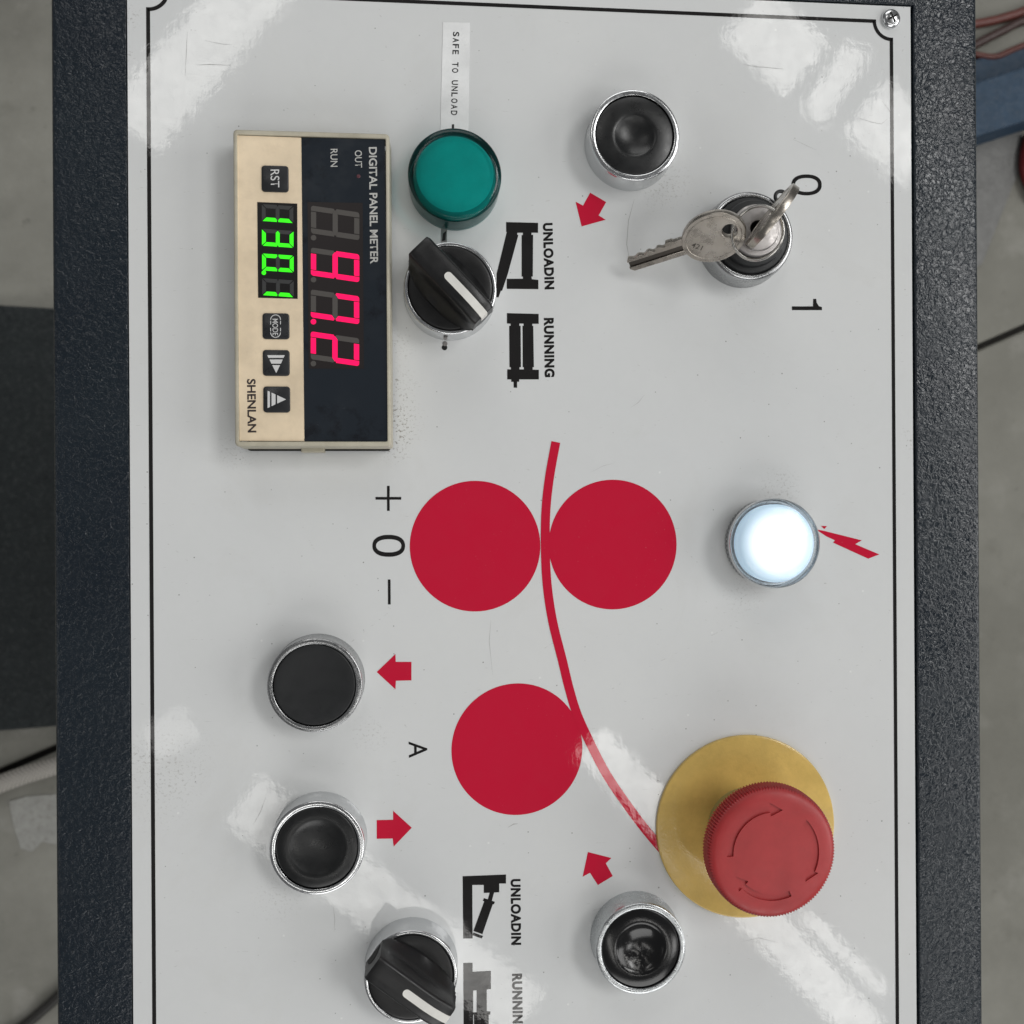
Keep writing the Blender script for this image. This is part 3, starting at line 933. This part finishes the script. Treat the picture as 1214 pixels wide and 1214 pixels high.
# close the head for a clean cut
bm = bmesh.new(); bm.from_mesh(head.data)
bmesh.ops.holes_fill(bm, edges=[e for e in bm.edges if e.is_boundary])
bmesh.ops.recalc_face_normals(bm, faces=bm.faces)
bm.to_mesh(head.data); bm.free()
md = head.modifiers.new('cut', 'BOOLEAN')
md.operation = 'DIFFERENCE'
md.solver = 'EXACT'
md.object = cutter
dg = bpy.context.evaluated_depsgraph_get()
dg.update()
nm = bpy.data.meshes.new_from_object(head.evaluated_get(dg))
head.modifiers.clear()
head.data = nm
nm.materials.clear(); nm.materials.append(M_estop)
for p in nm.polygons:
    p.use_smooth = True
    p.material_index = 0
nm.set_sharp_from_angle(angle=math.radians(30))
bpy.data.objects.remove(cutter)

# ------------------------------------------------------------------ white tape strip
q = [U(*p, 0.1) for p in ((525.2, 26.3), (557, 26.8), (554.8, 172), (521.6, 172))]
t = empty('tape_strip', q[0], 'white printed tape strip stuck above the green lamp', 'sticker')
mesh('tape', prism([(p.x, p.y) for p in q], 0.005, 0.12, 0.02), M_sticker, t)
msg = 'SAFE TO UNLOAD'
for i, ch in enumerate(msg):
    if ch == ' ':
        continue
    y = 37.7 + 7.18 * i
    x = 537.0 - 2.4 * i / 13
    text('letter', ch, (x, y), (x - 0.1, y + (5.4 if ch not in 'LFE' else 5.0)), 7.5, 0.15, M_black_ink, t, bold=0.022)
mesh('tick_mark', pxpoly([(535.6, 147.4), (538.4, 147.2), (538.4, 156), (535.6, 156)], 0.15), M_black_ink, t)

# ------------------------------------------------------------------ digital panel meter
ZM = 12.0
k0, k1 = U(275.5, 153, ZM), U(465.5, 530, ZM)
mc = Vector(((-85.0 - 38.2) / 2 * MM, (116.35 + 20.3) / 2 * MM, 0))
t = empty('panel_meter', mc, 'beige digital panel meter with glowing red and green digits', 'meter')
W, H = 46.9, 96.0
def rect_loops(specs):
    loops = []
    for w, h, z, r, dx, dy in specs:
        loops.append([(x, y, z * MM) for x, y in rrect(mc.x + dx * MM, mc.y + dy * MM, w, h, r)])
    V = [p for l in loops for p in l]
    n = len(loops[0])
    Fc = []
    for j in range(len(loops) - 1):
        for i in range(n):
            q = (i + 1) % n
            Fc.append((j * n + i, j * n + q, (j + 1) * n + q, (j + 1) * n + i))
    return V, Fc
mesh('gasket', rect_loops([(W - 2.3, H - 0.6, -0.2, 1, 0.5, -0.9), (W - 2.3, H - 0.6, 1.5, 1, 0.5, -0.9), (W - 4, H - 4, 1.55, 1, 0.4, 0)]), M_gasket, t)
hv = rect_loops([(W + 0.2, H + 0.2, 1.6, 1.0, 0.1, 0), (W + 0.1, H + 0.1, 6.0, 1.1, 0.0, 0), (W + 0.05, H, 10.6, 1.2, 0.0, 0), (W, H, 11.5, 1.2, 0, 0), (W - 0.5, H - 0.5, 11.9, 1.1, 0, 0), (W - 1.0, H - 1.0, 12.0, 1.0, 0, 0), (W - 2.0, H - 2.6, 12.0, 0.6, 0.0, 0), (W - 2.3, H - 3.0, 11.8, 0.5, 0, 0), (W - 2.3, H - 3.0, 10.8, 0.5, 0, 0)])
housing = mesh('housing', hv, M_rim, t, 40)
ZF = 11.35
def prect(p, z0, z1, ch=0.0):
    P = [U(*x, z1) for x in p]
    return prism([(a.x, a.y) for a in P], z0, z1, ch)
front = mesh('front_foil', prect(((280.6, 160.3), (357.2, 163.0), (360.9, 523), (283.8, 522.6)), 10.2, ZF, 0.08), M_beige, t)
window = mesh('dark_window', prect(((357.3, 163.0), (456.2, 165.2), (459.9, 523.8), (361.0, 523)), 10.2, ZF + 0.12, 0.08), M_window, t)
mesh('latch', prect(((357, 529), (384, 529), (384, 536), (357, 536)), 0.3, 5.0, 0.2), M_rim, t)
ZL = ZF + 0.2
mesh('led_module', prect(((364.5, 239.5), (430, 240.5), (431.5, 437), (366, 437)), ZL - 0.06, ZL), M_module, window)
ZD = ZL + 0.06

SEG = {'0': 'abcdef', '1': 'bc', '2': 'abged', '3': 'abgcd', '7': 'abcf', '9': 'abcdfg', '8': 'abcdefg', ' ': ''}
def digit_polys(ox, oy, w, h, th, slant, gap, square=False):
    """pixel polygons of the seven segments; the digit reads downwards, its top is to the right"""
    def px(u, v):
        return (ox + v * h, oy + u * w + slant * v)
    tu, tv = th / w, th / h
    g, gv = gap / w, gap / h
    def hseg(v0, v1, inset_lo, inset_hi):
        return [(inset_lo[0], v0), (1 - inset_lo[0], v0), (1 - inset_hi[0], v1), (inset_hi[0], v1)]
    d = {}
    d['a'] = [(g, 1), (1 - g, 1), (1 - tu - g * .4, 1 - tv), (tu + g * .4, 1 - tv)]
    d['d'] = [(tu + g * .4, tv), (1 - tu - g * .4, tv), (1 - g, 0), (g, 0)]
    d['g'] = [(g * 1.4, .5), (tu * .8, .5 + tv * .5), (1 - tu * .8, .5 + tv * .5), (1 - g * 1.4, .5), (1 - tu * .8, .5 - tv * .5), (tu * .8, .5 - tv * .5)]
    d['f'] = [(0, 1 - gv * 1.2), (tu, 1 - tv - gv), (tu, .5 + tv * .5 + gv * .8), (tu * .55, .5 + gv), (0, .5 + gv)]
    d['b'] = [(1, 1 - gv * 1.2), (1, .5 + gv), (1 - tu * .55, .5 + gv), (1 - tu, .5 + tv * .5 + gv * .8), (1 - tu, 1 - tv - gv)]
    d['e'] = [(0, gv * 1.2), (0, .5 - gv), (tu * .55, .5 - gv), (tu, .5 - tv * .5 - gv * .8), (tu, tv + gv)]
    d['c'] = [(1, gv * 1.2), (1 - tu, tv + gv), (1 - tu, .5 - tv * .5 - gv * .8), (1 - tu * .55, .5 - gv), (1, .5 - gv)]
    if square:
        lo, hi = .5 - gv * .7, .5 + gv * .7
        d['a'] = [(tu + g, 1), (1 - tu - g, 1), (1 - tu - g, 1 - tv), (tu + g, 1 - tv)]
        d['d'] = [(tu + g, tv), (1 - tu - g, tv), (1 - tu - g, 0), (tu + g, 0)]
        d['f'] = [(0, hi + tv * .15), (tu * .35, hi), (tu, .5 + tv * .55 + gv * .5), (tu, 1), (tu * .4, 1), (tu * .12, 1 - tv * .15), (0, 1 - tv * .4)]
        d['e'] = [(0, lo - tv * .15), (tu * .35, lo), (tu, .5 - tv * .55 - gv * .5), (tu, 0), (tu * .4, 0), (tu * .12, tv * .15), (0, tv * .4)]
        d['b'] = [(1 - u, v) for u, v in d['f']]
        d['c'] = [(1 - u, v) for u, v in d['e']]
    return {k: [px(*p) for p in v] for k, v in d.items()}
def dot_poly(cx, cy, r, z):
    return pxpoly([(cx + r * math.cos(i * math.pi / 8), cy + r * math.sin(i * math.pi / 8)) for i in range(16)], z)
for i, (ch, dot) in enumerate(((' ', 0), ('9', 0), ('7', 1), ('2', 0))):
    S_ = digit_polys(368.7 - 0.1 * i, 243.6 + 49.75 * i, 33.0, 57.4, 6.2, 8.3, 0.9, True)
    lit = [pxpoly(p, ZD) for k, p in S_.items() if k in SEG[ch]]
    dim = [pxpoly(p, ZD) for k, p in S_.items() if k not in SEG[ch]]
    dp = dot_poly(371.8 - 0.1 * i, 281.8 + 49.75 * i, 3.3, ZD)
    (lit if dot else dim).append(dp)
    if lit:
        mesh('lit_red_digit', join(*lit), M_red_led, window)
    mesh('unlit_digit', join(*dim), M_unlit, window)
small = mesh('small_display', prect(((305, 239.5), (352.4, 241.4), (352.9, 354.2), (306, 352.9)), ZF - 0.1, ZF + 0.1), M_led_bg, t)
ZG = ZF + 0.16
for i, (ch, dot) in enumerate((('1', 0), ('3', 0), ('0', 1), ('1', 0))):
    S_ = digit_polys(310.4 + 0.15 * i, 241.9 + 29.3 * i, 20.0, 37.4, 4.6, 2.6, 0.8)
    lit = [pxpoly(p, ZG) for k, p in S_.items() if k in SEG[ch]]
    dim = [pxpoly(p, ZG) for k, p in S_.items() if k not in SEG[ch]]
    if dot:
        lit.append(dot_poly(312.8, 323.3, 2.7, ZG))
    mesh('lit_green_digit', join(*lit), M_green_led, small)
    if dim:
        mesh('unlit_digit', join(*dim), M_unlit_g, small)
text('lettering', 'DIGITAL PANEL METER', (437.2, 174.4), (438.8, 312.9), 9.6, ZL, M_legend, window, bold=0.022)
text('lettering', 'OUT', (420.6, 178.3), (420.9, 198.7), 8.4, ZL, M_legend, window, bold=0.006)
text('lettering', 'RUN', (391.7, 176.5), (391.9, 197.8), 8.3, ZL, M_legend, window, bold=0.006)
mesh('out_led', lathe([(0.62, ZL - 0.1), (0.5, ZL), (0.05, ZL + 0.05)], 20, c=tuple(Vector((U(425, 208.8, ZL).x, U(425, 208.8, ZL).y, 0)))), mat('dim_red_led', (0.10, 0.03, 0.04), 0.4), window)
text('maker_lettering', 'SHENLAN', (292.7, 449.4), (293.6, 512.8), 10.4, ZF + 0.06, M_brown, front, bold=0.024)
def keypad(x0, y0, x1, y1):
    a, b = U(x0, y0, 12), U(x1, y1, 12)
    return mesh('key_button', prism(rrect((a.x + b.x) / 2, (a.y + b.y) / 2, abs(b.x - a.x) * 1000, abs(b.y - a.y) * 1000, 1.0), 11.0, 11.75, 0.25), M_key_black, t, 30)
ZK = 11.82
k1_ = keypad(309.6, 195.3, 342, 227.5)
text('key_legend', 'RST', (320.6, 201), (320.9, 222.3), 10.4, ZK, M_key_white, k1_, bold=0.004)
k2_ = keypad(310.8, 370.7, 343, 402)
text('key_legend', 'MODE', (322.9, 378), (323.1, 397.6), 6.6, ZK, M_key_white, k2_, bold=0.004)
def outline(cx, cy, a, b, w):
    V, Fc = [], []
    P = []
    n = 10
    for sy, a0 in ((1, 0), (-1, 180)):
        for i in range(n + 1):
            an = math.radians(a0 + 180 * i / n)
            P.append((math.cos(an), sy * (b - a) + math.sin(an) * a, math.sin(an)))
    o = [(cx + a * p[0], cy + p[1]) for p in P]
    i_ = [(cx + (a - w) * p[0], cy + p[1] - w * p[2]) for p in P]
    nn = len(P)
    V = [U(*p, ZK) for p in o + i_]
    Fc = []
    for k in range(nn):
        q = (k + 1) % nn
        if k == nn // 2 - 1 or k == nn - 1:
            continue
        Fc.append((k, q, nn + q, nn + k))
    dash = []
    for x in (cx - a, cx + a - w):
        L = 2 * (b - a)
        for s0, s1 in ((0.08, 0.36), (0.64, 0.92)):
            dash.append(pxpoly([(x, cy - L / 2 + L * s0), (x + w, cy - L / 2 + L * s0), (x + w, cy - L / 2 + L * s1), (x, cy - L / 2 + L * s1)], ZK))
    return join((V, Fc), *dash)
mesh('key_outline', outline(326.7, 386.6, 6.3, 13.8, 0.9), M_key_white, k2_)
k3_ = keypad(311.1, 414.4, 343.3, 445.5)
mesh('key_symbol', join(*[pxpoly(sc(p, 260, 340, 5.28), ZK) for p in ([(300, 428), (410, 428), (402, 445), (308, 445)], [(314, 455), (397, 455), (386, 481), (326, 481)], [(331, 490), (381, 490), (356, 540)])]), M_key_white, k3_)
k4_ = keypad(311.7, 457.8, 343.9, 489)
mesh('key_symbol', join(*[pxpoly(sc(p, 260, 340, 5.28), ZK) for p in ([(302, 650), (317, 657), (317, 752), (302, 760)], [(327, 662), (352, 674), (352, 735), (327, 748)], [(362, 678), (418, 705), (362, 731)])]), M_key_white, k4_)

# ------------------------------------------------------------------ key switch, keys and ring
c = axis(890, 279, 9.0)
t = empty('key_switch', c, 'round key switch with silver lock barrel and black collar', 'switch')
mesh('bezel', lathe([(14.75, -0.3), (14.75, 0.5), (14.6, 0.9), (14.55, 6.4), (14.35, 7.8), (14.0, 8.6), (13.4, 8.95), (12.6, 8.8), (12.3, 8.3), (12.25, 5.5)], 128, c=c), M_chrome_dark, t, 50)
mesh('collar', lathe([(12.2, 5.5), (12.2, 9.0), (11.9, 9.5), (11.2, 9.7), (10.6, 9.75), (10.4, 10.4), (10.3, 12.3), (10.0, 12.8), (9.3, 13.0), (8.2, 13.0)], 96, c=c), M_cap_matte, t, 40)
barrel = mesh('lock_barrel', lathe([(8.2, 11.5), (8.2, 14.3), (8.0, 14.8), (7.4, 15.1), (6.9, 15.15), (6.7, 15.5), (6.5, 15.95), (6.2, 16.05), (2.7, 16.0), (2.4, 15.6), (2.4, 13.0), (0.1, 13.0)], 96, c=c), M_lock, t, 40)
mesh('keyhole', lathe([(2.38, 13.1), (2.2, 13.2), (0.1, 13.2)], 40, c=c), M_hole, barrel)
ear = axis(926, 233, 10.5)
mesh('collar_ear', tube([(ear.x + 0.0018 * math.cos(a), ear.y + 0.0018 * math.sin(a), 0.0102) for a in [2 * math.pi * i / 12 for i in range(13)]], 0.0006, 10, 3), M_cap_matte, t, 60)

def flat_extrude(outer, holes, thick, bev=0.12):
    """outline in mm -> mesh in metres, centred on z = 0"""
    cu = bpy.data.curves.new('outline', 'CURVE')
    cu.dimensions = '2D'
    cu.fill_mode = 'BOTH'
    for pts in [outer] + holes:
        s = cu.splines.new('POLY')
        s.points.add(len(pts) - 1)
        for p, (x, y) in zip(s.points, pts):
            p.co = (x * MM, y * MM, 0, 1)
        s.use_cyclic_u = True
    cu.extrude = (thick / 2 - bev) * MM
    cu.bevel_depth = bev * MM
    cu.bevel_resolution = 1
    cu.offset = -bev * MM
    o = bpy.data.objects.new('outline', cu)
    col.objects.link(o)
    dg = bpy.context.evaluated_depsgraph_get()
    me = bpy.data.meshes.new_from_object(o.evaluated_get(dg))
    bpy.data.objects.remove(o)
    bpy.data.curves.remove(cu)
    return me

def ell(cx, cy, a, b, n=48, r=1):
    return [(cx + a * math.cos(2 * math.pi * i / n), cy + r * b * math.sin(2 * math.pi * i / n)) for i in range(n)]

def key(name, label, C, ex, ey, bow, hole, blade_to, group):
    """bow centred on C in the plane ex, ey; the blade runs towards -ex"""
    ez = ex.cross(ey).normalized()
    Mx = Matrix(((ex.x, ey.x, ez.x, C.x), (ex.y, ey.y, ez.y, C.y), (ex.z, ey.z, ez.z, C.z), (0, 0, 0, 1)))
    t = empty(name, C, label, 'key', group)
    a, b = bow
    me = flat_extrude(ell(0, 0, a, b), [ell(hole[0], hole[1], hole[2], hole[2], 24)], 2.4, 0.2)
    me.transform(Mx)
    bowo = finish('bow', me, M_nickel, t, 35)
    for s in (1, -1):
        V = [Mx @ Vector((0.86 * a * math.cos(q) * MM, 0.84 * b * math.sin(q) * MM, s * 1.18 * MM)) for q in [2 * math.pi * i / 40 for i in range(41)]]
        mesh('bow_bead', tube(V, 0.00016, 8, 2), M_nickel, bowo, 60)
    L = blade_to
    x0 = -a + 1.2
    teeth_ = [(x0, 2.9), (-a - 2.2, 2.9), (-a - 2.6, 3.3), (-a - 4.6, 3.3), (-a - 5.0, 2.4)]
    hts = [2.0, 2.5, 1.7, 2.3, 1.6, 2.1, 1.5, 1.9]
    step = (L + a + 5.0)
    n = len(hts)
    for i, h in enumerate(hts):
        x = -a - 5.6 + (-(abs(L) - a - 6.4)) * i / (n - 1)
        teeth_ += [(x + 0.35, h), (x - 0.35, h)]
    teeth_ += [(L, 1.1), (L, 0.7), (x0, 0.7)]
    def ext(pts, th):
        me_ = flat_extrude(pts, [], th, 0.1)
        me_.transform(Mx)
        return me_
    me = ext(teeth_[::-1], 1.9)
    finish('blade', me, M_nickel, t, 35)
    me = ext([(x0, -1.2), (x0, 0.75), (L + 0.2, 0.75), (L + 0.2, -1.2)], 0.7)
    finish('blade_groove', me, M_groove, t, 35)
    me = ext([(x0, -2.8), (x0, -1.15), (L, -1.15), (L, -1.8), (L + 1.2, -2.8)], 1.9)
    finish('blade', me, M_nickel, t, 35)
    return t, Mx
gk = 'two nickel keys on one ring'
tip, bc = U(745, 312, 5.0), U(846, 280, 18.5)
ex = (bc - tip).normalized()
y0 = Vector((0, 0, 1)).cross(ex).normalized()
n0 = ex.cross(y0)
tt = math.radians(42)
ey = y0 * math.cos(tt) + n0 * math.sin(tt)
L2 = (bc - tip).length * 1000
kt, Mk = key('key', 'spare nickel key hanging from the ring, its blade lying over the plate', bc, ex, ey, (9.9, 8.3), (5.2, 0.7, 2.3), -L2, gk)
me = text_mesh('421', 0.01)
for v in me.vertices:
    v.co = Vector(((-7.4 + v.co.y * 1.6 + v.co.x * 2.0) * MM, (-0.4 - v.co.x * 1.8 + v.co.y * 1.8) * MM, 1.23 * MM))
me.transform(Mk)
finish('stamped_number', me, M_groove, kt)
# key in the lock: stands upright on the barrel
sd = Vector((0.60, 0.80, 0)).normalized()
kc = Vector((c.x, c.y, 0.0268)) + sd * 0.0004
kt1, Mk1 = key('key', 'nickel key standing upright in the lock barrel', kc, Vector((0, 0, 1)), -sd, (10.0, 11.2), (4.0, 0.0, 2.3), -13.6, gk)
h2 = Mk @ Vector((0.0052 + 0.0012, 0.0007, 0))
h1 = Mk1 @ Vector((0.0040, 0, 0))
mid = (h1 + h2) / 2
dv = h1 - h2
Rr = max(dv.length / 2 * 1.04, 0.0079)
e1 = dv.normalized()
e2 = e1.cross(Vector((0, 0, 1))).normalized()
dn = math.sqrt(max(0, Rr ** 2 - (dv.length / 2) ** 2))
rc = mid + e2 * dn
mesh_o = mesh('key_ring', tube([rc + (e1 * math.cos(q) + e2 * math.sin(q)) * Rr for q in [2 * math.pi * i / 24 for i in range(25)]], 0.00048, 12, 3), M_wire, None, 60, origin=rc)
tag(mesh_o, 'thin steel wire ring joining the two keys over the lock', 'ring')
